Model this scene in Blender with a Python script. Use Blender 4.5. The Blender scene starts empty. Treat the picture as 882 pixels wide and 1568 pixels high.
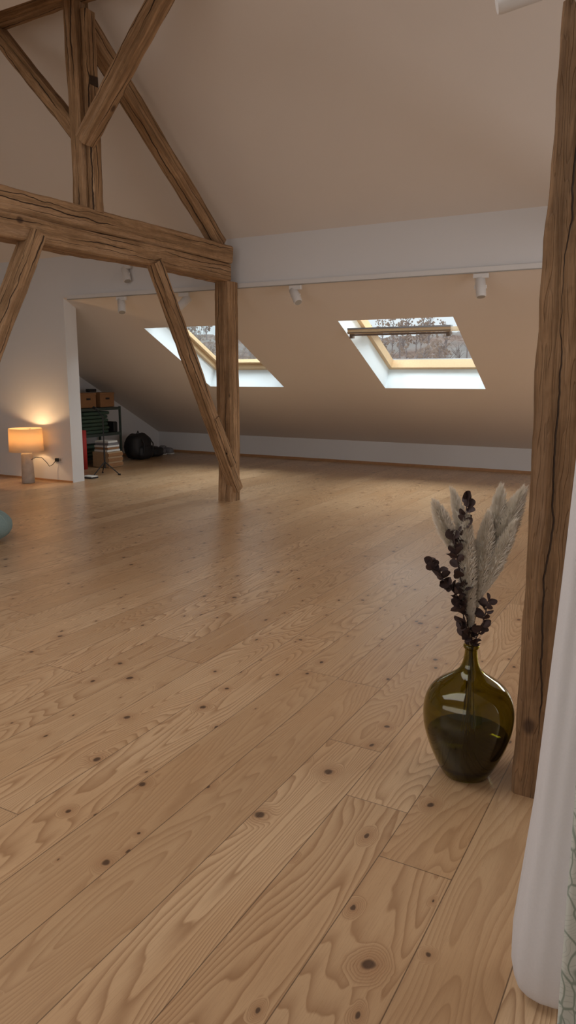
import bpy, math, random
from mathutils import Vector, Matrix, noise
random.seed(7)
scn=bpy.context.scene
D=bpy.data
scn.view_settings.view_transform='Standard'
scn.view_settings.look='None'

# ---------------------------------------------------------------- node helpers
class NT:
    def __init__(s,name):
        s.m=D.materials.new(name); s.m.use_nodes=True
        s.t=s.m.node_tree; s.t.nodes.clear()
        s.out=s.t.nodes.new('ShaderNodeOutputMaterial')
    def n(s,typ,**kw):
        nd=s.t.nodes.new(typ)
        for k,v in kw.items(): setattr(nd,k,v)
        return nd
    def l(s,a,b): s.t.links.new(a,b)
    def _in(s,sock,v):
        if isinstance(v,bpy.types.NodeSocket): s.l(v,sock)
        elif v is not None: sock.default_value=v
    def math(s,op,a,b=None,c=None,clamp=False):
        nd=s.n('ShaderNodeMath',operation=op); nd.use_clamp=clamp
        s._in(nd.inputs[0],a)
        if b is not None: s._in(nd.inputs[1],b)
        if c is not None: s._in(nd.inputs[2],c)
        return nd.outputs[0]
    def comb(s,x,y,z):
        nd=s.n('ShaderNodeCombineXYZ')
        s._in(nd.inputs[0],x); s._in(nd.inputs[1],y); s._in(nd.inputs[2],z)
        return nd.outputs[0]
    def noise(s,vec,scale,detail=2,rough=.5,dist=0):
        nd=s.n('ShaderNodeTexNoise')
        s._in(nd.inputs['Vector'],vec); nd.inputs['Scale'].default_value=scale
        nd.inputs['Detail'].default_value=detail; nd.inputs['Roughness'].default_value=rough
        nd.inputs['Distortion'].default_value=dist
        return nd.outputs[0]
    def mix(s,f,a,b,blend='MIX'):
        nd=s.n('ShaderNodeMix',data_type='RGBA',blend_type=blend)
        s._in(nd.inputs[0],f)
        for i,v in ((6,a),(7,b)):
            if isinstance(v,bpy.types.NodeSocket): s.l(v,nd.inputs[i])
            else: nd.inputs[i].default_value=(*v,1) if len(v)==3 else v
        return nd.outputs[2]
    def mr(s,v,a,b,c=0,d=1,smooth=True):
        nd=s.n('ShaderNodeMapRange'); nd.interpolation_type='SMOOTHSTEP' if smooth else 'LINEAR'
        s._in(nd.inputs[0],v); nd.inputs[1].default_value=a; nd.inputs[2].default_value=b
        nd.inputs[3].default_value=c; nd.inputs[4].default_value=d
        return nd.outputs[0]
    def bump(s,h,strength=.3,dist=.01):
        nd=s.n('ShaderNodeBump'); nd.inputs['Strength'].default_value=strength
        nd.inputs['Distance'].default_value=dist; s._in(nd.inputs['Height'],h)
        return nd.outputs[0]
    def bsdf(s,col,rough=.5,normal=None,**kw):
        nd=s.n('ShaderNodeBsdfPrincipled')
        if isinstance(col,bpy.types.NodeSocket): s.l(col,nd.inputs['Base Color'])
        else: nd.inputs['Base Color'].default_value=(*col,1)
        s._in(nd.inputs['Roughness'],rough)
        if normal is not None: s.l(normal,nd.inputs['Normal'])
        for k,v in kw.items(): s._in(nd.inputs[k],v)
        return nd
    def done(s,nd):
        s.l(nd.outputs[0],s.out.inputs[0]); return s.m

def simple(name,col,rough=.5,nscale=30,var=.12,bump=.1,**kw):
    t=NT(name); tc=t.n('ShaderNodeTexCoord')
    f=t.noise(tc.outputs['Object'],nscale,3)
    c=t.mix(f,tuple(x*(1-var) for x in col),tuple(min(1,x*(1+var)) for x in col))
    kw={k.replace('_',' '):v for k,v in kw.items()}
    return t.done(t.bsdf(c,rough,t.bump(f,bump,.003),**kw))

# ---- plaster
def plaster(name,c1,c2):
    t=NT(name); tc=t.n('ShaderNodeTexCoord')
    f=t.noise(tc.outputs['Object'],1.2,4,.6); g=t.noise(tc.outputs['Object'],90,3,.6)
    c=t.mix(f,c1,c2)
    return t.done(t.bsdf(c,.85,t.bump(g,.12,.004)))
M_wall=plaster('plaster_white',(.71,.70,.70),(.75,.74,.74))
M_ceil=plaster('plaster_ceiling_bounce',(.72,.65,.59),(.76,.69,.63))  # same white paint, with the warm bounce light put into its colour
M_reveal=plaster('reveal_sky_tint',(.80,.87,.90),(.83,.90,.93))  # white reveals, bluish sky light tinted into the colour

# ---- floor boards
def floor_mat():
    t=NT('larch_floor_boards'); tc=t.n('ShaderNodeTexCoord')
    sp=t.n('ShaderNodeSeparateXYZ'); t.l(tc.outputs['Object'],sp.inputs[0])
    x,y=sp.outputs[0],sp.outputs[1]
    w,L=.235,2.6
    xs=t.math('DIVIDE',t.math('ADD',x,.06),w); bi=t.math('FLOOR',xs); fx=t.math('FRACT',xs)
    wn=t.n('ShaderNodeTexWhiteNoise',noise_dimensions='1D'); t.l(bi,wn.inputs['W'])
    ys=t.math('ADD',t.math('DIVIDE',y,L),t.math('MULTIPLY',wn.outputs[0],7.3))
    bj=t.math('FLOOR',ys); fy=t.math('FRACT',ys)
    wn2=t.n('ShaderNodeTexWhiteNoise',noise_dimensions='2D'); t.l(t.comb(bi,bj,0),wn2.inputs['Vector'])
    r=wn2.outputs[0]
    sc=t.n('ShaderNodeSeparateColor'); t.l(wn2.outputs[1],sc.inputs[0])
    r2,r3=sc.outputs[1],sc.outputs[2]
    sx=t.math('MULTIPLY',t.math('MINIMUM',fx,t.math('SUBTRACT',1,fx)),w)
    sy=t.math('MULTIPLY',t.math('MINIMUM',fy,t.math('SUBTRACT',1,fy)),L)
    seam=t.mr(t.math('MINIMUM',sx,sy),.0006,.0025,1,0)
    ox=t.math('ADD',x,t.math('MULTIPLY',r,37)); oy=t.math('ADD',y,t.math('MULTIPLY',r2,53))
    jit=t.noise(t.comb(ox,oy,0),14,2)
    def knots(scale,thr,ymul,off):
        vo=t.n('ShaderNodeTexVoronoi',feature='F1',voronoi_dimensions='2D'); vo.inputs['Scale'].default_value=scale
        t.l(t.comb(t.math('MULTIPLY_ADD',jit,.03,t.math('ADD',ox,off)),t.math('MULTIPLY',oy,ymul),0),vo.inputs['Vector'])
        vc=t.n('ShaderNodeSeparateColor'); t.l(vo.outputs['Color'],vc.inputs[0])
        sel=t.math('GREATER_THAN',vc.outputs[0],thr)
        dk=t.math('DIVIDE',vo.outputs['Distance'],t.math('MULTIPLY_ADD',vc.outputs[1],1.0,.45))
        return t.math('MULTIPLY',t.mr(dk,.022,.046,1,0),sel),t.math('MULTIPLY',t.mr(dk,.02,.17,1,0),sel)
    k1,h1=knots(3.1,.42,.85,0)
    k2,h2k=knots(5.5,.58,.60,11.3)
    knot=t.math('MAXIMUM',k1,k2); halo=t.math('MAXIMUM',h1,h2k)
    h=t.noise(t.comb(ox,t.math('MULTIPLY',oy,.115),r3),4.6,1.5,.45)
    h2=t.noise(t.comb(ox,t.math('MULTIPLY',oy,.35),r3),16,2,.5)
    hh=t.math('ADD',t.math('ADD',h,t.math('MULTIPLY',h2,.018)),t.math('MULTIPLY',halo,.15))
    rings=t.math('FRACT',t.math('MULTIPLY',hh,37))
    rg=t.math('MULTIPLY',t.math('POWER',rings,2.4),t.mr(rings,.90,1.0,1,0))
    fib=t.noise(t.comb(t.math('MULTIPLY',ox,60),t.math('MULTIPLY',oy,1.6),r),4,3,.6)
    fine=t.noise(t.comb(t.math('MULTIPLY',ox,220),t.math('MULTIPLY',oy,7),r),4,2,.6)
    big=t.noise(t.comb(ox,t.math('MULTIPLY',oy,.3),2.0),3,2)
    base=t.mix(r3,(.50,.32,.175),(.65,.445,.262))
    base=t.mix(t.mr(big,.35,.75,0,.5),base,(.47,.265,.125))
    c=t.mix(t.math('MULTIPLY',rg,t.math('MULTIPLY_ADD',r2,.50,.46)),base,(.26,.125,.052))
    c=t.mix(t.mr(fib,.45,.75,0,.30),c,(.34,.19,.095))
    c=t.mix(t.mr(fine,.5,.75,0,.22),c,(.30,.17,.08))
    c=t.mix(t.math('MULTIPLY',halo,.45),c,(.30,.145,.065))
    c=t.mix(t.math('MULTIPLY',knot,.88),c,(.060,.032,.020))
    c=t.mix(t.math('MULTIPLY',seam,.8),c,(.08,.045,.026))
    hgt=t.math('SUBTRACT',t.math('MULTIPLY',fib,.25),t.math('MULTIPLY',seam,1.5))
    hgt=t.math('ADD',hgt,t.math('MULTIPLY',rg,.25))
    rough=t.math('MULTIPLY_ADD',fib,.16,.22)
    b=t.bsdf(c,rough,t.bump(hgt,.18,.0015))
    b.inputs['Specular IOR Level'].default_value=.65
    return t.done(b)
M_floor=floor_mat()

# ---- old timber
def timber_mat(name,ca,cb,crk=(.028,.015,.009),sheen=.75):
    t=NT(name); tc=t.n('ShaderNodeTexCoord'); oi=t.n('ShaderNodeObjectInfo')
    sp=t.n('ShaderNodeSeparateXYZ'); t.l(tc.outputs['Object'],sp.inputs[0])
    x,y,z=sp.outputs; r=oi.outputs['Random']; rr=t.math('MULTIPLY',r,40)
    g=t.noise(t.comb(t.math('ADD',x,rr),y,t.math('MULTIPLY',z,.10)),9,3,.55)
    rings=t.math('FRACT',t.math('MULTIPLY',g,19))
    rg=t.math('MULTIPLY',t.math('POWER',rings,2),t.mr(rings,.88,1,1,0))
    fib=t.noise(t.comb(t.math('MULTIPLY',x,90),t.math('MULTIPLY',y,90),t.math('MULTIPLY_ADD',z,2.5,rr)),1.0,5,.65)
    str_=t.noise(t.comb(t.math('MULTIPLY_ADD',x,22,rr),t.math('MULTIPLY',y,22),t.math('MULTIPLY',z,1.1)),1.0,4,.6)
    stain=t.noise(t.comb(t.math('ADD',x,rr),y,t.math('MULTIPLY',z,.6)),4,5,.7)
    c=t.mix(t.mr(stain,.32,.68),ca,cb)
    c=t.mix(t.mr(str_,.42,.68,0,.6),c,tuple(v*.45 for v in cb))
    c=t.mix(t.mr(str_,.52,.30,0,.5),c,(ca[0]*1.1,ca[1]*1.2,ca[2]*1.45))
    c=t.mix(t.math('MULTIPLY',rg,.45),c,tuple(v*.4 for v in ca))
    c=t.mix(t.mr(fib,.5,.75,0,.45),c,tuple(v*.35 for v in ca))
    vo=t.n('ShaderNodeTexVoronoi',feature='F1'); vo.inputs['Scale'].default_value=4.0
    t.l(t.comb(t.math('ADD',x,rr),y,t.math('MULTIPLY',z,.7)),vo.inputs['Vector'])
    vc=t.n('ShaderNodeSeparateColor'); t.l(vo.outputs['Color'],vc.inputs[0])
    kn=t.math('MULTIPLY',t.mr(vo.outputs['Distance'],.06,.13,1,0),t.math('GREATER_THAN',vc.outputs[0],.35))
    c=t.mix(t.math('MULTIPLY',kn,.8),c,(.045,.022,.013))
    def crack(src,off,wd,seed):
        wob=t.noise(t.comb(seed,rr,t.math('MULTIPLY',z,1.0)),2.2,4,.6)
        fade=t.mr(t.noise(t.comb(rr,seed,z),1.1,1),.38,.58,0,1)
        d=t.math('ABSOLUTE',t.math('SUBTRACT',t.math('SUBTRACT',src,off),t.math('MULTIPLY_ADD',wob,.09,-.045)))
        d2=t.math('DIVIDE',d,t.math('MULTIPLY_ADD',fade,wd,.0001))
        return t.mr(d2,.6,1.1,1,0)
    ck=t.math('MAXIMUM',crack(x,.025,.0065,3.1),crack(y,.0,.005,7.7))
    ck=t.math('MAXIMUM',ck,crack(x,-.045,.003,12.3))
    ck=t.math('MAXIMUM',ck,crack(y,.05,.003,19.3))
    ck=t.math('MAXIMUM',ck,crack(y,-.04,.002,29.3))
    c=t.mix(t.math('MULTIPLY',ck,.92),c,crk)
    h=t.math('SUBTRACT',t.math('ADD',t.math('MULTIPLY',fib,.6),t.math('MULTIPLY_ADD',rg,-.3,t.math('MULTIPLY',stain,1.2))),t.math('MULTIPLY',ck,2.5))
    b=t.bsdf(c,sheen,t.bump(h,.9,.010)); b.inputs['Specular IOR Level'].default_value=.3
    return t.done(b)
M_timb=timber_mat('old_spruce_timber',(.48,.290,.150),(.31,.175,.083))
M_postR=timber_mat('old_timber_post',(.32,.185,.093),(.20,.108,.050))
M_base=simple('baseboard_wood',(.42,.22,.10),.5,20,.2)
M_pine=simple('pine_frame',(.66,.47,.27),.35,40,.12)
M_white=simple('white_lacquer',(.72,.70,.68),.4,20,.03,.02)
M_lens=simple('lamp_lens',(.35,.33,.30),.3,20,.05,.02)
M_metal=simple('dark_metal',(.05,.055,.055),.4,30,.2,.05,Metallic=.6)
M_alu=simple('aluminium_grey',(.30,.31,.32),.35,30,.1,.05,Metallic=.8)
M_dk=simple('sash_bar_bronze',(.17,.12,.085),.4,30,.2,.05)

# ---------------------------------------------------------------- mesh builder
class MB:
    def __init__(s): s.v=[]; s.f=[]; s.mi=[]; s.sm=[]
    def add(s,vs,fs,m=0,smooth=False,mat=None):
        o=len(s.v)
        for p in vs:
            p=Vector(p)
            if mat is not None: p=mat@p
            s.v.append(tuple(p))
        for f in fs:
            s.f.append([i+o for i in f]); s.mi.append(m); s.sm.append(smooth)
    def box(s,c,d,m=0,mat=None,bev=0):
        c=Vector(c); hx,hy,hz=d[0]/2,d[1]/2,d[2]/2
        if bev<=0:
            vs=[c+Vector((a*hx,b*hy,e*hz)) for a in(-1,1) for b in(-1,1) for e in(-1,1)]
            fs=[(0,1,3,2),(4,6,7,5),(0,4,5,1),(2,3,7,6),(0,2,6,4),(1,5,7,3)]
            s.add(vs,fs,m,False,mat); return
        import bmesh
        bm=bmesh.new(); bmesh.ops.create_cube(bm,size=1)
        for v in bm.verts: v.co=Vector((v.co.x*d[0],v.co.y*d[1],v.co.z*d[2]))
        bmesh.ops.bevel(bm,geom=bm.edges[:],offset=bev,segments=3,affect='EDGES',profile=.5)
        bm.verts.index_update()
        s.add([c+v.co for v in bm.verts],[[v.index for v in f.verts] for f in bm.faces],m,bev>.015,mat)
        bm.free()
    def tube(s,pts,rad,n=8,m=0,mat=None,caps=True):
        pts=[Vector(p) for p in pts]
        if not isinstance(rad,(list,tuple)): rad=[rad]*len(pts)
        vs=[];fs=[]
        up=Vector((0,0,1))
        d0=(pts[1]-pts[0]).normalized()
        if abs(d0.z)>.9: up=Vector((1,0,0))
        a=d0.cross(up).normalized()
        for i,p in enumerate(pts):
            d=(pts[min(i+1,len(pts)-1)]-pts[max(i-1,0)]).normalized()
            a=(a-d*a.dot(d)).normalized(); b=d.cross(a)
            for k in range(n):
                th=2*math.pi*k/n
                vs.append(p+(a*math.cos(th)+b*math.sin(th))*rad[i])
        for i in range(len(pts)-1):
            for k in range(n):
                fs.append((i*n+k,i*n+(k+1)%n,(i+1)*n+(k+1)%n,(i+1)*n+k))
        s.add(vs,fs,m,True,mat)
        if caps:
            s.add([vs[k] for k in range(n)],[list(range(n))[::-1]],m,False,mat)
            s.add([vs[-n+k] for k in range(n)],[list(range(n))],m,False,mat)
    def lathe(s,prof,c=(0,0,0),n=48,m=0,mat=None,mod=None,close=False):
        vs=[];fs=[]
        for i,(r,z) in enumerate(prof):
            for k in range(n):
                th=2*math.pi*k/n
                q=r*(mod(th,z) if mod else 1)
                vs.append((c[0]+q*math.cos(th),c[1]+q*math.sin(th),c[2]+z))
        for i in range(len(prof)-1):
            for k in range(n):
                fs.append((i*n+k,i*n+(k+1)%n,(i+1)*n+(k+1)%n,(i+1)*n+k))
        s.add(vs,fs,m,True,mat)
    def build(s,name,mats,parent=None,matrix=None):
        me=D.meshes.new(name); me.from_pydata(s.v,[],s.f); 
        for m in mats: me.materials.append(m)
        for p,mi,sm in zip(me.polygons,s.mi,s.sm): p.material_index=mi; p.use_smooth=sm
        me.update()
        o=D.objects.new(name,me); scn.collection.objects.link(o)
        if matrix is not None: o.matrix_world=matrix
        if parent: o.parent=parent
        return o
def empty(name):
    e=D.objects.new(name,None); scn.collection.objects.link(e); e.empty_display_size=.2; return e
def quadobj(name,vs,fs,mat):
    b=MB(); b.add(vs,fs); return b.build(name,[mat])

# ---------------------------------------------------------------- room shell
XL,XR=-12.0,3.0
YF,YH,YB=-2.0,7.5,11.58
ZH0,ZH1=2.50,3.03
YR=5.19; SM=.78; ZR=ZH1+(YH-YR)*SM
ZN=4.28; YN=YR-(ZR-ZN)/SM
SB=(ZH0-.38)/(YB-YH)
XE=-9.35
b=MB(); b.box(((XL+XR)/2,(YF+YB)/2,-.05),(XR-XL+.4,YB-YF+.4,.1)); b.build('floor',[M_floor])
zb=lambda y: ZH0-(y-YH)*SB
W1=(-3.88,-2.48); W2=(-6.84,-5.50); WY=(8.23,9.80)
n_out=Vector((0,.461,.887)); dsl=Vector((0,.887,-.461))
b=MB()
def q(*vs): b.add(vs,[tuple(range(len(vs)))])
q((XL,YH,ZH1),(XR,YH,ZH1),(XR,YR,ZR),(XL,YR,ZR))
q((XL,YR,ZR),(XR,YR,ZR),(XR,YN,ZN),(XL,YN,ZN))
q((XL,YN,ZN),(XR,YN,ZN),(XR,YF,ZN),(XL,YF,ZN))
xs=[XE,W2[0],W2[1],W1[0],W1[1],XR]; ys=[YH,WY[0],WY[1],YB]
for i in range(5):
    for j in range(3):
        if j==1 and i in(1,3): continue
        q((xs[i],ys[j],zb(ys[j])),(xs[i+1],ys[j],zb(ys[j])),(xs[i+1],ys[j+1],zb(ys[j+1])),(xs[i],ys[j+1],zb(ys[j+1])))
b.build('ceiling',[M_ceil])
SH=.30
b=MB()
for (x0,x1) in (W1,W2):
    P=[Vector((x0,WY[0],zb(WY[0]))),Vector((x1,WY[0],zb(WY[0]))),Vector((x1,WY[1],zb(WY[1]))),Vector((x0,WY[1],zb(WY[1])))]
    Q=[p+n_out*SH for p in P]
    for i in range(4): q(P[i],P[(i+1)%4],Q[(i+1)%4],Q[i])
b.build('trim_1',[M_reveal])
quadobj('wall_header',[(XL,YH,ZH0),(XR,YH,ZH0),(XR,YH,ZH1),(XL,YH,ZH1)],[(0,1,2,3)],M_wall)
b=MB(); b.box(((XL-7.60)/2,YH+.11,ZH0/2),(-7.60-XL,.22,ZH0)); b.build('wall_partition',[M_wall])
b=MB(); b.box(((XE+XR)/2,YB+.05,.19),(XR-XE+.2,.1,.38)); b.build('wall_back',[M_wall])
quadobj('wall_bay_left',[(XE,YH,0),(XE,YB,0),(XE,YB,zb(YB)),(XE,YH,zb(YH))],[(0,1,2,3)],M_wall)
gab=lambda X:[(X,YF,0),(X,YH,0),(X,YH,ZH1),(X,YR,ZR),(X,YN,ZN),(X,YF,ZN)]
quadobj('wall_left',gab(XL),[tuple(range(6))],M_wall)
quadobj('wall_right',gab(XR)+[(XR,YB,0),(XR,YB,.38),(XR,YH,ZH0)],[tuple(range(6)),(1,6,7,8)],M_wall)
quadobj('wall_front',[(XL,YF,0),(XR,YF,0),(XR,YF,ZN),(XL,YF,ZN)],[(0,1,2,3)],M_wall)
b=MB(); b.box(((XE+XR)/2,YB-.008,.02),(XR-XE,.016,.04)); b.build('baseboard_back',[M_base])
b=MB(); b.box(((XL-7.60)/2,YH-.008,.012),(-7.60-XL,.016,.024)); b.build('baseboard_partition',[M_base])
b=MB(); b.box((XE+.008,(7.75+YB)/2,.02),(.016,YB-7.75,.04)); b.build('baseboard_bay_left',[M_base])

# ---------------------------------------------------------------- skylights
tg=NT('window_glass')
tr=tg.n('ShaderNodeBsdfTransparent'); tr.inputs[0].default_value=(.95,.97,.97,1)
gl=tg.n('ShaderNodeBsdfGlossy'); gl.inputs['Roughness'].default_value=.02
mx=tg.n('ShaderNodeMixShader'); mx.inputs[0].default_value=.06
tg.l(tr.outputs[0],mx.inputs[1]); tg.l(gl.outputs[0],mx.inputs[2]); M_glass=tg.done(mx)
def skylight(name,x0,x1,open_deg):
    e=empty(name)
    ymid=(WY[0]+WY[1])/2; c=Vector(((x0+x1)/2,ymid,zb(ymid)))+n_out*SH
    s=-dsl; Wd=x1-x0; Ln=(WY[1]-WY[0])*1.127
    M=Matrix((( 1,0,0,c.x),(0,s.y,n_out.y,c.y),(0,s.z,n_out.z,c.z),(0,0,0,1)))
    b=MB(); fw=.055
    b.box((0,Ln/2-fw/2,.05),(Wd,fw,.12)); b.box((0,-Ln/2+fw/2,.05),(Wd,fw,.12))
    for sg in(-1,1): b.box((sg*(Wd/2-fw/2),0,.05),(fw,Ln-2*fw,.12))
    b.build('frame',[M_pine],e,M)
    b=MB()
    for sg in(-1,1): b.box((sg*(Wd/2+.04),0,.10),(.10,Ln+.16,.10))
    b.box((0,Ln/2+.04,.10),(Wd,.10,.10)); b.box((0,-Ln/2-.04,.10),(Wd,.10,.10))
    b.build('flashing',[M_alu],e,M)
    R=M@Matrix.Translation((0,0,.08))@Matrix.Rotation(math.radians(-open_deg),4,'X')
    b=MB(); sw=Wd-2*fw-.015; sl=Ln-2*fw-.015; bw=.06
    b.box((0,sl/2-bw/2,0),(sw,bw,.055)); b.box((0,-sl/2+bw/2,0),(sw,bw,.055))
    for sg in(-1,1): b.box((sg*(sw/2-bw/2),0,0),(bw,sl-2*bw,.055))
    b.box((0,sl/2-bw/2,.035),(sw,bw+.01,.018),1)
    b.box((0,sl/2-bw*.4,-.040),(sw*.94,.025,.022),2)
    b.box((0,sl/2+.006,-.012),(sw,.010,.012),2)
    for sg in(-1,1): b.box((sg*sw*.47,sl/2-bw*.8,-.045),(.04,.06,.07),2)
    b.build('sash',[M_pine,M_alu,M_dk],e,R)
    b=MB(); b.box((0,0,0),(sw-2*bw,sl-2*bw,.01)); b.build('glass',[M_glass],e,R)
    return e
skylight('window_1',W1[0],W1[1],31)
skylight('window_2',W2[0],W2[1],0)

# forest hillside outside: slope with bare autumn trees
t=NT('autumn_forest'); tc=t.n('ShaderNodeTexCoord')
f=t.noise(tc.outputs['Object'],.9,6,.75); f2=t.noise(tc.outputs['Object'],.18,2)
cr=t.n('ShaderNodeValToRGB'); t.l(f,cr.inputs[0]); e_=cr.color_ramp.elements
e_[0].position=.32; e_[0].color=(.24,.16,.125,1); e_[1].position=.72; e_[1].color=(.58,.52,.49,1)
m_=cr.color_ramp.elements.new(.52); m_.color=(.45,.31,.25,1)
c=t.mix(t.mr(f2,.4,.65),cr.outputs[0],(.48,.43,.40)); M_for=t.done(t.bsdf(c,1))  # pale haze mixed into the forest colour
M_tree=simple('bare_tree_bark',(.42,.35,.33),1,3,.3)
M_leafy=simple('autumn_foliage',(.48,.36,.29),1,3,.4)
def hz(X,Y): return -6+(Y-42)*.205+1.6*noise.noise(Vector((X*.05,Y*.05,0)))+max(0,-X-35)*.05
b=MB(); nx,ny=240,50; vs=[];fs=[]
for j in range(ny):
    for i in range(nx):
        X=-95+130*i/(nx-1); Y=42+60*j/(ny-1)
        vs.append((X,Y,hz(X,Y)+1.0*abs(noise.noise(Vector((X*.7,Y*.7,3))))))
for j in range(ny-1):
    for i in range(nx-1): a=j*nx+i; fs.append((a,a+1,a+nx+1,a+nx))
b.add(vs,fs,0,True)
rt_=random.Random(3)
for k in range(520):
    X=rt_.uniform(-85,5); Y=rt_.uniform(60,101); z0=hz(X,Y); H=rt_.uniform(2.0,3.8)
    b.tube([(X,Y,z0-.3),(X+rt_.uniform(-.2,.2),Y,z0+H)],[.10,.02],4,1,None,False)
    lm=2 if rt_.random()<.6 else 1
    for m in range(10):
        zz=z0+H*rt_.uniform(.25,.9); th=rt_.uniform(0,6.28); L_=rt_.uniform(.4,1.0)
        e0=Vector((X+L_*math.cos(th),Y+L_*math.sin(th)*.4,zz+L_*.9))
        b.tube([(X,Y,zz),e0],[.04,.012],3,1,None,False)
        if lm==2:
            for w_ in range(3):
                o_=e0+Vector((rt_.uniform(-.3,.3),rt_.uniform(-.2,.2),rt_.uniform(-.4,.2)))
                s_=rt_.uniform(.08,.2)
                b.add([o_+Vector((-s_,0,0)),o_+Vector((0,0,s_)),o_+Vector((s_,0,0)),o_+Vector((0,.05,-s_))],[(0,1,2,3)],2)
b.build('forest_hillside',[M_for,M_tree,M_leafy])

# ---------------------------------------------------------------- timbers
def timber(name,p0,p1,w,h,up,mat,seed,parent,wob=.011):
    p0=Vector(p0);p1=Vector(p1); z=(p1-p0); L=z.length; z.normalize()
    up=Vector(up); y=(up-z*up.dot(z)).normalized(); x=y.cross(z)
    M=Matrix(((x.x,y.x,z.x,p0.x),(x.y,y.y,z.y,p0.y),(x.z,y.z,z.z,p0.z),(0,0,0,1)))
    a=w/2; bb=h/2
    n=max(4,int(L/.045)); k=12; vs=[];fs=[]
    for i in range(n+1):
        zz=L*i/n
        ox=wob*1.2*noise.noise(Vector((zz*.8,seed*3.1,0))); oy=wob*1.2*noise.noise(Vector((zz*.8,seed*3.1,9)))
        c=.014+.012*max(0,noise.noise(Vector((zz*1.7,seed,4))))+.02*max(0,noise.noise(Vector((zz*5,seed*2,4)))-.25)
        sec=[(a-c,-bb),(a,-bb+c),(a,0),(a,bb-c),(a-c,bb),(0,bb),(-a+c,bb),(-a,bb-c),(-a,0),(-a,-bb+c),(-a+c,-bb),(0,-bb)]
        for (u,v) in sec:
            s=1+wob*6*noise.noise(Vector((u*4+seed,v*4,zz*1.3)))
            vs.append((u*s+ox+wob*.5*noise.noise(Vector((u*9,v*9+seed,zz*7))),v*s+oy+wob*.5*noise.noise(Vector((u*9+5,v*9,zz*7+seed))),zz))
    for i in range(n):
        for j in range(k): fs.append((i*k+j,i*k+(j+1)%k,(i+1)*k+(j+1)%k,(i+1)*k+j))
    fs.append(tuple(range(k))[::-1]); fs.append(tuple(n*k+j for j in range(k)))
    B=MB(); B.add(vs,fs); return B.build(name,[mat],parent,M)

tr1=empty('roof_truss')
X=-4.88
timber('centre_post',(X,7.345,0),(X,7.345,2.53),.20,.20,(0,1,0),M_timb,1,tr1,.007)
timber('tie_beam_lower',(X-.02,2.85,2.63),(X-.02,7.30,2.63),.24,.19,(0,0,1),M_timb,2,tr1,.012)
timber('tie_beam_upper',(X-.02,2.85,2.825),(X-.02,7.33,2.825),.23,.19,(0,0,1),M_timb,3,tr1,.012)
timber('king_post',(X-.03,5.17,2.90),(X-.03,5.17,4.62),.13,.19,(0,1,0),M_timb,4,tr1)
timber('king_post_cheek',(X+.07,5.20,2.90),(X+.07,5.20,4.50),.07,.13,(0,1,0),M_timb,24,tr1,.006)
timber('rafter',(X-.03,7.24,2.93),(X-.03,5.28,4.44),.15,.16,(0,0,1),M_timb,5,tr1)
timber('brace_right',(-4.82,5.10,3.46),(-3.72,5.10,4.60),.14,.15,(0,1,0),M_timb,6,tr1)
timber('brace_left',(-4.94,5.19,3.52),(-6.0,5.19,4.68),.13,.13,(0,1,0),M_timb,7,tr1)
timber('long_brace',(-4.80,5.95,2.58),(-4.79,7.36,.14),.13,.14,(1,0,0),M_timb,8,tr1)
timber('long_brace_cheek',(-4.775,6.86,1.02),(-4.765,7.18,.46),.10,.16,(1,0,0),M_timb,28,tr1,.006)
timber('brace_near',(-4.80,4.46,2.60),(-4.80,3.12,.14),.13,.17,(1,0,0),M_timb,9,tr1)
timber('near_post',(X,2.99,0),(X,2.99,2.53),.20,.20,(0,1,0),M_timb,10,tr1)
timber('ridge_purlin',(-11.9,5.14,4.66),(-3.4,5.14,4.66),.16,.20,(0,0,1),M_timb,11,tr1)
tr2=empty('roof_truss')
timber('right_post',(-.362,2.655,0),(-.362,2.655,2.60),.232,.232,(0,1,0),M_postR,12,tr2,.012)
timber('right_tie_beam',(-.36,2.80,2.71),(-.36,7.3,2.71),.20,.20,(0,0,1),M_timb,13,tr2)
timber('right_far_post',(-.36,7.34,0),(-.36,7.34,2.60),.20,.20,(0,1,0),M_timb,14,tr2,.007)

# ---------------------------------------------------------------- track + spotlights
b=MB(); b.box((-3.0,7.480,2.500),(9.0,.038,.046)); b.box((-3.0,7.476,2.473),(9.0,.016,.010),1)
b.build('light_track',[M_white,M_lens])
def spot(pos,aim,drop=.11,name='track_spotlight'):
    b=MB(); p=Vector(pos)
    b.box(p+Vector((0,0,-.025)),(.15,.04,.046),0,None,.006)
    b.tube([p+Vector((0,0,-.03)),p+Vector((0,0,-drop))],.014,10)
    a=Vector(aim).normalized(); c=p+Vector((0,0,-drop))
    b.tube([c-a*.085,c-a*.08,c+a*.085,c+a*.10],[.042,.05,.05,.045],24)
    b.tube([c+a*.099,c+a*.102],[.040,.040],24,1)
    b.box(c,(.12,.014,.035))
    return b.build(name,[M_white,M_lens])
spot((-6.57,7.478,2.466),(.3,-.3,-.8)); spot((-5.58,7.478,2.466),(-.5,-.4,-.6)); spot((-4.05,7.478,2.466),(.5,-.3,-.75))
spot((-1.99,7.478,2.466),(.15,-.2,-.9),.13)
spot((-6.45,7.45,2.84),(.35,-.2,-.8))
b=MB()
p=Vector((-.50,2.42,2.590)); a=Vector((-.90,-.30,-.24)).normalized()
b.tube([p-a*.12,p-a*.115,p+a*.125,p+a*.135],[.024,.029,.029,.026],24)
b.tube([p-a*.06,Vector((-.41,2.48,2.56)),Vector((-.37,2.52,2.54))],.010,10)
b.box((-.37,2.52,2.55),(.05,.02,.09),0,None,.005)
b.build('wall_spotlight',[M_white,M_lens])

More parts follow.
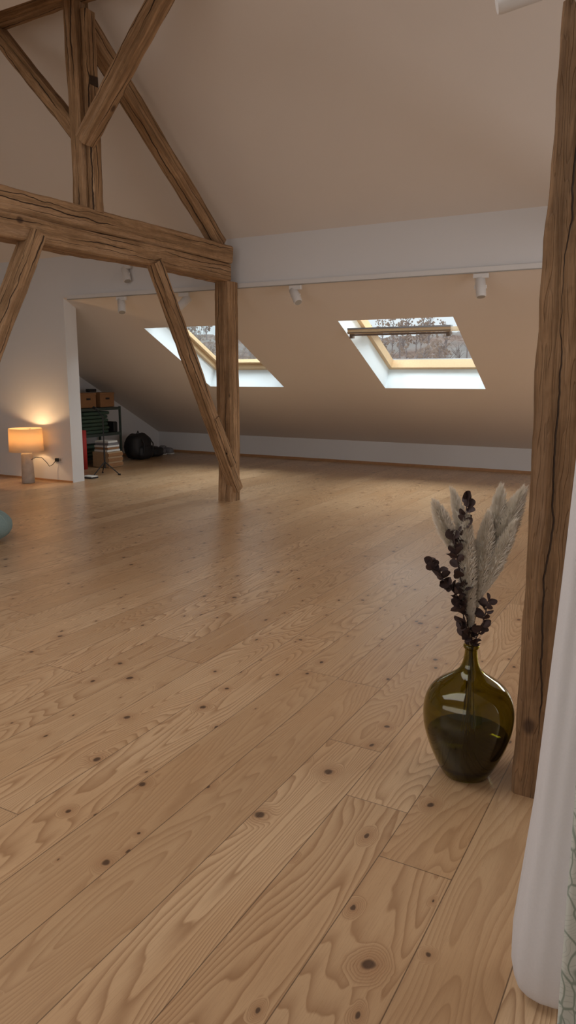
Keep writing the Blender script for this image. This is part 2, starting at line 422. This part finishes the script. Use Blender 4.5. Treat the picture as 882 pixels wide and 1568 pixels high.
# ---------------------------------------------------------------- table lamp
lx,ly=-8.15,7.20
t=NT('linen_lampshade'); tc=t.n('ShaderNodeTexCoord')
wv=t.noise(tc.outputs['Object'],120,2)
col=t.mix(wv,(.84,.66,.44),(.92,.76,.54))
d1=t.n('ShaderNodeBsdfDiffuse'); t.l(col,d1.inputs[0]); d2=t.n('ShaderNodeBsdfTranslucent'); t.l(col,d2.inputs[0])
mx=t.n('ShaderNodeMixShader'); mx.inputs[0].default_value=.42; t.l(d1.outputs[0],mx.inputs[1]); t.l(d2.outputs[0],mx.inputs[2])
M_shade=t.done(mx)
M_stone=simple('lamp_stone_base',(.42,.37,.32),.7,18,.25,.3)
M_bulb=NT('bulb_glow'); em=M_bulb.n('ShaderNodeEmission'); em.inputs[0].default_value=(1,.66,.34,1); em.inputs[1].default_value=8; M_bulb=M_bulb.done(em)
lamp=empty('table_lamp')
b=MB()
b.lathe([(.0,0),(.082,0),(.088,.01),(.086,.10),(.080,.25),(.076,.40),(.072,.425),(.05,.432),(0,.433)],(lx,ly,0),40)
b.build('base',[M_stone],lamp)
b=MB(); b.lathe([(.232,.44),(.222,.76),(.216,.76),(.226,.44),(.232,.44)],(lx,ly,0),56); 
b.build('shade',[M_shade],lamp)
b=MB(); b.tube([(lx,ly,.43),(lx,ly,.55)],.012,10)
for k in range(3):
    th=k*2.094; b.tube([(lx,ly,.72),(lx+.218*math.cos(th),ly+.218*math.sin(th),.74)],.003,6)
b.tube([(lx,ly,.55),(lx,ly,.72)],.003,6)
b.build('fitting',[M_metal],lamp)
b=MB(); b.lathe([(.012,0),(.03,.03),(.034,.06),(.025,.09),(0,.10)],(lx,ly,.55),20); b.build('bulb',[M_bulb],lamp)
b=MB()
cp=[(lx+.085,ly,.33),(lx+.12,ly+.05,.36),(lx+.16,ly+.12,.35),(lx+.18,ly+.18,.28),(lx+.19,ly+.22,.22),(lx+.22,ly+.25,.24),(lx+.27,ly+.27,.30)]
b.tube(cp,.005,6); b.box((-7.86,7.475,.31),(.05,.05,.05),0,None,.01)
b.build('cord',[M_metal],lamp)
b=MB(); b.box((-7.85,7.494,.31),(.16,.011,.08),0,None,.004); b.tube([(-7.89,7.488,.31),(-7.89,7.486,.31)],.02,16,1); b.tube([(-7.81,7.488,.31),(-7.81,7.486,.31)],.02,16,1)
b.build('wall_outlet',[M_white,M_lens])

# ---------------------------------------------------------------- pouf (teal)
t=NT('teal_fabric'); tc=t.n('ShaderNodeTexCoord'); f=t.noise(tc.outputs['Object'],60,3)
c=t.mix(f,(.19,.27,.26),(.27,.36,.35)); M_teal=t.done(t.bsdf(c,.9,t.bump(f,.3,.003)))
M_seam=simple('seam_piping',(.35,.44,.42),.8)
pc=(-5.61,4.38,0); b=MB(); prof=[]
for i in range(25):
    th=-math.pi/2+math.pi*i/24
    prof.append((.27*max(0,math.cos(th))**.75 if math.cos(th)>1e-6 else 0,.15+.148*math.sin(th)))
b.lathe(prof,pc,72,0,None,lambda th,z:1-.03*abs(math.cos(th*6))**8)
for k in range(12):
    th=k*math.pi/6+math.pi/12
    b.tube([(pc[0]+(r*.985+.001)*math.cos(th),pc[1]+(r*.985+.001)*math.sin(th),z*.998+.001) for r,z in prof[3:-1]],.003,5,1)
b.build('floor_pouf',[M_teal,M_seam])

# ---------------------------------------------------------------- demijohn
vx,vy=-.664,2.599
t=NT('olive_glass'); tc=t.n('ShaderNodeTexCoord'); f=t.noise(tc.outputs['Object'],6,2)
c=t.mix(f,(.33,.31,.05),(.41,.37,.07))
M_olive=t.done(t.bsdf(c,.03,None,**{'Transmission Weight':1.0,'IOR':1.48}))
t=NT('dark_water'); M_water=t.done(t.bsdf((.030,.042,.020),.05,None,**{'Transmission Weight':.6,'IOR':1.33}))
dj=empty('demijohn_vase')
outer=[(0,.006),(.05,.004),(.078,0),(.086,.006),(.104,.035),(.126,.08),(.146,.13),(.161,.18),(.1675,.225),(.1675,.265),(.160,.305),(.143,.338),(.118,.362),(.088,.382),(.060,.400),(.040,.420),(.029,.445),(.024,.475),(.0225,.500),(.0285,.503),(.030,.509),(.0285,.516),(.022,.518)]
def smooth(prof,it=2):
    for _ in range(it):
        o=[prof[0]]
        for a,c in zip(prof,prof[1:]): o+= [(a[0]*.75+c[0]*.25,a[1]*.75+c[1]*.25),(a[0]*.25+c[0]*.75,a[1]*.25+c[1]*.75)]
        prof=o+[prof[-1]]
    return prof
outer=smooth(outer,2)
th_=.004
inner=[(max(0,r-th_),z+ (th_*1.5 if z<.05 else 0)) for r,z in outer if z<.512]
b=MB(); b.lathe(outer+[(.019,.516)]+inner[::-1],(vx,vy,0),72)
b.build('glass_body',[M_olive],dj)
wp=[(max(0,r-.0015),z) for r,z in inner if z<.165]; wp=[(0,wp[0][1]+.001)]+wp+[(wp[-1][0],.165),(0,.165)]
b=MB(); b.lathe(wp,(vx,vy,0.001),64); b.build('water',[M_water],dj)

# ---------------------------------------------------------------- dried bouquet
Rl=Vector((.8746,.4848,0)); Fw=Vector((-.4848,.8746,0))
def bp(u,v,dep=0): return Vector((vx,vy,0))+Rl*((u-722)*.00236)+Fw*dep+Vector((0,0,.515+(985-v)*.00243))
t=NT('pampas_cream'); tc=t.n('ShaderNodeTexCoord'); f=t.noise(tc.outputs['Object'],80,3)
col=t.mix(f,(.90,.83,.72),(.98,.92,.83))
d1=t.n('ShaderNodeBsdfDiffuse'); t.l(col,d1.inputs[0]); d2=t.n('ShaderNodeBsdfTranslucent'); t.l(col,d2.inputs[0])
mx=t.n('ShaderNodeMixShader'); mx.inputs[0].default_value=.2; t.l(d1.outputs[0],mx.inputs[1]); t.l(d2.outputs[0],mx.inputs[2])
M_plume=t.done(mx)
M_stem=simple('dried_stem',(.40,.29,.17),.8,40,.2)
M_leaf=simple('dried_dark_leaf',(.055,.032,.03),.65,40,.4)
b=MB()
def curve(p0,p1,p2,n): return [p0*(1-s)**2+p1*2*s*(1-s)+p2*s*s for s in [i/n for i in range(n+1)]]
def plume(tip,base,R,n=900):
    tip=bp(*tip); base=bp(*base); ax=tip-base; L=ax.length
    neck=bp(722+random.uniform(-5,5),985,random.uniform(-.012,.012)); foot=Vector((vx+random.uniform(-.03,.03),vy+random.uniform(-.03,.03),.09))
    pts=curve(foot,neck+(neck-foot)*.02,neck,6)+curve(neck,neck+(neck-foot)*.30,base,6)[1:]
    b.tube(pts,.0018,5,1)
    a=ax.normalized(); side=a.cross(Vector((.3,.5,.1))).normalized(); s2=a.cross(side)
    bend=Rl*random.uniform(-.02,.02)
    def axp(s): return base+ax*s+bend*(4*s*(1-s))
    prof=lambda s: R*(math.sin(math.pi*min(1,max(0,s*.92+.05)))**.7)
    b.tube([axp(i/10) for i in range(11)],[max(.0015,prof(i/10)*.62) for i in range(11)],10,0)
    for i in range(n):
        s=random.random(); th=random.uniform(0,2*math.pi)
        rad=side*math.cos(th)+s2*math.sin(th); r=prof(s)
        st=axp(s)+rad*r*.45; en=axp(s)+rad*r*random.uniform(.85,1.35)+a*random.uniform(.010,.035)
        w=rad.cross(a)*random.uniform(.0005,.0011)
        mid=(st+en)/2+rad*r*.12
        b.add([st-w,st+w,mid+w*.8,en,mid-w*.8],[(0,1,2,3,4)],0)
plume((657,768,.0),(692,845,.0),.028,2200)
plume((684,752,.03),(704,850,.02),.024,1800)
plume((704,785,-.03),(719,958,-.01),.031,3800)
plume((737,785,-.01),(728,925,.0),.033,3400)
plume((792,750,.02),(742,890,.01),.038,4200)
plume((760,748,.04),(746,870,.02),.031,2600)
plume((774,795,-.03),(734,905,-.01),.028,2400)
plume((716,825,.04),(721,930,.02),.028,2000)
def leaf(c,d,size):
    d=d.normalized(); sd=d.cross(Vector((random.uniform(-1,1),random.uniform(-1,1),random.uniform(-1,1)))).normalized(); nn=d.cross(sd)
    ring=[]
    for k in range(12):
        a=2*math.pi*k/12; ring.append(c+d*size*(.55-.55*math.cos(a))+sd*size*.45*math.sin(a)+nn*size*.22*abs(math.sin(a)))
    ctr=c+d*size*.5-nn*size*.05
    b.add([ctr]+ring,[(0,1+k,1+(k+1)%12) for k in range(12)],2,True)
def branch(pl,n,size,start=.3):
    P=[bp(*p) for p in pl]
    pts=[]
    for i in range(len(P)-1):
        for k in range(8): pts.append(P[i].lerp(P[i+1],k/8))
    pts.append(P[-1])
    b.tube(pts,.0022,6,2)
    for i in range(n):
        s=start+(1-start)*i/(n-1); idx=min(len(pts)-2,int(s*(len(pts)-1))); c=pts[idx]; d=(pts[idx+1]-pts[idx]).normalized()
        dr=(d*.5+Rl*random.uniform(-1,1)+Fw*random.uniform(-1,1)+Vector((0,0,random.uniform(-.5,.6))))
        leaf(c,dr,size*random.uniform(.75,1.2))
branch([(722,1040,0),(721,985,-.008),(706,940,-.03),(694,905,-.04),(672,880,-.04),(648,850,-.04)],30,.034,.45)
branch([(723,1040,0),(720,985,.0),(706,915,-.03),(690,850,-.04),(684,812,-.03)],28,.036,.35)
branch([(722,1040,0),(722,985,.01),(706,890,-.03),(700,800,-.03),(703,752,-.02)],44,.030,.45)
branch([(722,1040,0),(724,985,.0),(733,950,-.04),(741,905,-.04)],22,.034,.35)
branch([(722,1040,0),(721,985,-.005),(710,962,-.04),(703,935,-.04)],14,.036,.35)
branch([(694,905,-.03),(670,880,-.03),(662,855,-.02)],9,.030,.2)
b.build('dried_flower_bouquet',[M_plume,M_stem,M_leaf])

# ---------------------------------------------------------------- curtains
t=NT('sheer_white_curtain'); tc=t.n('ShaderNodeTexCoord'); f=t.noise(tc.outputs['Object'],200,2)
col=t.mix(f,(.78,.76,.76),(.84,.82,.82))
d1=t.n('ShaderNodeBsdfDiffuse'); t.l(col,d1.inputs[0]); d2=t.n('ShaderNodeBsdfTranslucent'); t.l(col,d2.inputs[0])
mx=t.n('ShaderNodeMixShader'); mx.inputs[0].default_value=.4; t.l(d1.outputs[0],mx.inputs[1]); t.l(d2.outputs[0],mx.inputs[2])
M_sheer=t.done(mx)
def interp(tab,z):
    for (a,va),(c,vc) in zip(tab,tab[1:]):
        if z<=c: 
            s=(z-a)/(c-a); return va+(vc-va)*s
    return tab[-1][1]
rt=[(0,.045),(.012,.066),(.035,.084),(.08,.094),(.15,.096),(.5,.074),(1.0,.067),(1.5,.064),(2.45,.05)]
lt=[(0,-.004),(.5,.010),(1.4,.045),(2.45,.07)]
b=MB(); n=96; vs=[];fs=[]; zs=[0,.006,.012,.022,.035,.055,.08,.115,.15]+[.15+2.3*i/40 for i in range(1,41)]
cb=Vector((-.200,1.690,0))
for z in zs:
    c=cb+Rl*interp(lt,z)+Vector((0,0,z)); R=interp(rt,z)
    for k in range(n):
        th=2*math.pi*k/n
        fo=.03+.04*min(1,z/1.2)
        q_=R*(1+fo*math.sin(th*5+z*.8)+.4*fo*math.sin(th*11+1-z*1.1))
        vs.append((c.x+q_*math.cos(th),c.y+q_*math.sin(th),c.z+.004))
for i in range(len(zs)-1):
    for k in range(n): fs.append((i*n+k,i*n+(k+1)%n,(i+1)*n+(k+1)%n,(i+1)*n+k))
fs.append(tuple(range(n))[::-1])
b.add(vs,fs,0,True); b.build('sheer_curtain',[M_sheer])
t=NT('leaf_print_fabric'); tc=t.n('ShaderNodeTexCoord')
sp=t.n('ShaderNodeSeparateXYZ'); t.l(tc.outputs['Object'],sp.inputs[0])
vv=t.comb(sp.outputs[0],0,sp.outputs[2])
vo=t.n('ShaderNodeTexVoronoi',feature='DISTANCE_TO_EDGE'); vo.inputs['Scale'].default_value=34
nz=t.noise(vv,9,2); t.l(t.comb(t.math('MULTIPLY_ADD',nz,.10,sp.outputs[0]),0,t.math('MULTIPLY',t.math('ADD',sp.outputs[2],t.math('MULTIPLY',sp.outputs[0],1.2)),.45)),vo.inputs['Vector'])
edge=t.mr(vo.outputs[0],.02,.08,.9,0)
vein=t.math('FRACT',t.math('MULTIPLY',t.math('ADD',sp.outputs[2],t.math('MULTIPLY',nz,.25)),70)); ve=t.mr(vein,.0,.25,.4,0)
c=t.mix(t.math('MAXIMUM',edge,ve),(.58,.60,.55),(.24,.29,.24)); M_print=t.done(t.bsdf(c,.9))
b=MB(); vs=[];fs=[]; nx,nz_=80,30
for j in range(nz_+1):
    for i in range(nx+1):
        s=i/nx; X=-.140+.80*s; Y=1.352+.035*math.sin(s*40)*min(1,s*8)-.0
        vs.append((X,Y,.012+2.43*j/nz_))
for j in range(nz_):
    for i in range(nx): a=j*(nx+1)+i; fs.append((a,a+1,a+nx+2,a+nx+1))
b.add(vs,fs,0,True); o=b.build('leaf_print_curtain',[M_print]); m=o.modifiers.new('s','SOLIDIFY'); m.thickness=.003
b=MB(); b.tube([(-.3,1.35,2.47),(.9,1.35,2.47)],.012,12); b.tube([(-.3,1.72,2.47),(.9,1.72,2.47)],.012,12)
for x_ in(-.10,.85):
    for y_ in(1.35,1.72): b.tube([(x_,y_,2.47),(x_,y_,ZN)],.006,8)
b.build('curtain_rail',[M_white])

# ---------------------------------------------------------------- storage corner
M_rack=simple('rack_green_metal',(.06,.085,.075),.45,20,.2)
M_box=simple('brown_box',(.32,.16,.07),.7,15,.2)
M_green=simple('green_mat',(.06,.11,.08),.85,40,.25,.3)
M_black=simple('black_nylon',(.016,.016,.018),.6,40,.3,.3)
M_grey=simple('grey_fabric',(.20,.19,.20),.85,40,.2,.3)
M_red=simple('red_foam',(.45,.03,.025),.6)
M_paper=simple('paper_white',(.75,.74,.70),.8)
M_tan=simple('cork_tan',(.42,.28,.16),.8)
rk=empty('storage_rack'); b=MB()
for x_ in(-9.28,-8.80):
    for y_ in(8.90,9.86): b.box((x_,y_,.475),(.03,.03,.95))
for z_ in(.12,.50,.93):
    b.box((-9.04,9.38,z_),(.48,.96,.02))
    b.box((-8.80,9.38,z_-.02),(.02,.96,.03)); b.box((-9.04,9.86,z_-.02),(.48,.02,.03))
b.build('frame',[M_rack],rk)
b=MB()
for y_,w_ in((9.15,.36),(9.60,.34)):
    b.box((-8.98,y_,.945+.115),(.30,w_,.225),0,None,.01)
    b.box((-8.826,y_,1.09),(.006,.09,.03),1); b.box((-8.98,y_,1.175),(.31,w_+.01,.03),0,None,.006)
b.build('storage_boxes',[M_box,M_black],rk)
b=MB()
for i in range(6):
    b.box((-9.0+random.uniform(-.01,.01),9.30+random.uniform(-.02,.02),.54+i*.062),(.36,.62,.056),0,None,.025)
for i in range(3): b.box((-9.0,9.30,.165+i*.062),(.36,.62,.056),0,None,.025)
b.build('folded_mats',[M_green],rk)
b=MB(); b.box((-9.02,9.42,1.225),(.1,.16,.05),0,None,.01); b.box((-8.98,9.78,.60),(.3,.1,.18),0,None,.02); b.build('cases',[M_black],rk)
b=MB()
b.box((-8.44,9.12,.13),(.34,.34,.25),0,None,.01)
for k in range(3): b.box((-8.265,9.12,.05+k*.08),(.012,.34,.05),2)
for i,(m_,w_) in enumerate([(1,.30),(2,.26),(1,.28),(3,.25),(1,.22)]): b.box((-8.44+random.uniform(-.02,.02),9.12,.275+i*.035),(.28,w_,.03),m_,Matrix.Identity(4))
b.build('book_crate',[M_tan,M_paper,M_box,M_grey])
b=MB()
sp_=[]
for i in range(90):
    th=i*.35; r=.012+.0015*i*.35; sp_.append((r*math.cos(th),r*math.sin(th)))
vs=[];fs=[]
for (x_,y_) in sp_: vs+=[(-8.55+x_,8.70+y_,.0),(-8.55+x_,8.70+y_,.62)]
for i in range(len(sp_)-1): fs.append((2*i,2*i+2,2*i+3,2*i+1))
b.add(vs,fs,0,True); o=b.build('rolled_mat',[M_red]); m=o.modifiers.new('s','SOLIDIFY'); m.thickness=.006
b=MB(); bx,by=-8.72,10.22
def blob(c,d,m=0,seed=0,pw=.7):
    vs=[];fs=[];nu,nv=28,18
    for j in range(nv+1):
        ph=-math.pi/2+math.pi*j/nv
        for i in range(nu):
            th=2*math.pi*i/nu
            sg=lambda x_:math.copysign(abs(x_)**pw,x_)
            p=Vector((sg(math.cos(ph))*sg(math.cos(th)),sg(math.cos(ph))*sg(math.sin(th)),sg(math.sin(ph))))
            k=1+.12*noise.noise(p*2.2+Vector((seed,0,0)))
            vs.append((c[0]+p.x*d[0]/2*k,c[1]+p.y*d[1]/2*k,max(.004,c[2]+p.z*d[2]/2*k)))
    for j in range(nv):
        for i in range(nu): fs.append((j*nu+i,j*nu+(i+1)%nu,(j+1)*nu+(i+1)%nu,(j+1)*nu+i))
    b.add(vs,fs,m,True)
blob((bx,by,.23),(.36,.50,.46),0,1); blob((bx+.15,by,.14),(.16,.36,.24),0,2)
for sg in(-1,1): b.tube([(bx+.17,by+sg*.10,.38),(bx+.24,by+sg*.12,.28),(bx+.22,by+sg*.12,.12)],.014,8)
b.tube([(bx,by-.05,.42),(bx,by,.50),(bx,by+.05,.42)],.010,8)
b.build('backpack',[M_black])
b=MB(); blob((-8.78,10.68,.09),(.36,.34,.17),0,5,.6)
b.tube([(-8.9,10.64,.15),(-8.78,10.62,.22),(-8.66,10.64,.15)],.010,8); b.build('duffel_bag',[M_black])
for k,(x_,y_) in enumerate(((-8.9,11.0),(-8.86,11.18))):
    b=MB(); blob((x_,y_,.06),(.32,.13,.12),0,7+k,.6); blob((x_-.08,y_,.10),(.14,.11,.11),0,9+k,.6); b.box((x_,y_,.012),(.32,.11,.02),1,None,.008)
    b.build('shoe',[M_grey,M_paper])
b=MB(); tx,ty=-7.78,8.34
b.tube([(tx,ty,.10),(tx,ty,.88)],.009,10); b.tube([(tx,ty,.10),(tx,ty,.40)],.013,10)
for k in range(3):
    th=k*2.094+.4; b.tube([(tx,ty,.20),(tx+.22*math.cos(th),ty+.22*math.sin(th),.012)],.008,8); b.tube([(tx+.20*math.cos(th),ty+.20*math.sin(th),.012),(tx+.24*math.cos(th),ty+.24*math.sin(th),.012)],.012,8)
b.tube([(tx,ty,.86),(tx-.14,ty+.03,.98)],.008,8); b.tube([(tx-.14,ty+.03,.98),(tx-.22,ty+.05,1.0)],.022,12)
b.build('tripod_stand',[M_black])
b=MB(); b.box((-7.74,7.96,.012),(.22,.15,.022),0,None,.004); b.box((-7.72,7.96,.03),(.18,.13,.014),1,None,.003); b.build('notebook_stack',[M_black,M_paper])

# ---------------------------------------------------------------- lights
w=D.worlds.new('overcast_sky'); scn.world=w; w.use_nodes=True
bg=w.node_tree.nodes['Background']; bg.inputs[0].default_value=(.83,.92,.96,1); bg.inputs[1].default_value=.98
def area(name,loc,rot,sx,sy,e,col):
    l=D.lights.new(name,'AREA'); l.shape='RECTANGLE'; l.size=sx; l.size_y=sy; l.energy=e; l.color=col
    o=D.objects.new(name,l); o.location=loc; o.rotation_euler=[math.radians(a) for a in rot]; scn.collection.objects.link(o); return o
area('window_light_right',(2.85,4.6,1.6),(0,80,0),1.8,3.6,70,(.93,.96,1))
area('added_fill_front',(-3.5,-1.85,1.9),(66,0,0),7,1.8,76,(1,.97,.94))  # added fill lamp behind the camera; the front wall has no window
area('added_fill_overhead',(-3.5,1.2,ZN-.08),(0,0,0),5,1.6,76,(.97,.98,1))  # added fill lamp under the flat ceiling, without a skylight opening
for nm,(x0,x1) in (('added_sky_fill_1',W1),('added_sky_fill_2',W2)):
    area(nm,((x0+x1)/2,9.75,3.75),(-22,0,0),2.0,1.6,170,(.93,.97,1))  # added lamp above each skylight, out of sight, boosting sky light into the bay
area('added_fill_bay_right',(.9,9.3,1.35),(-27.5,0,0),1.3,1.4,55,(.93,.97,1))  # added lamp below the closed slope, brightens the bay; no opening there
l=D.lights.new('lamp_bulb','POINT'); l.energy=13; l.color=(1,.64,.32); l.shadow_soft_size=.04
o=D.objects.new('lamp_bulb_light',l); o.location=(lx,ly,.66); scn.collection.objects.link(o)

# ---------------------------------------------------------------- camera
cam=D.cameras.new('camera'); cam.sensor_fit='VERTICAL'; cam.sensor_height=36; cam.lens=36*1130/1568
cam.clip_end=500
o=D.objects.new('camera',cam); o.location=(0,0,1.5); o.rotation_euler=(math.radians(90-10.6),0,math.radians(29))
scn.collection.objects.link(o); scn.camera=o
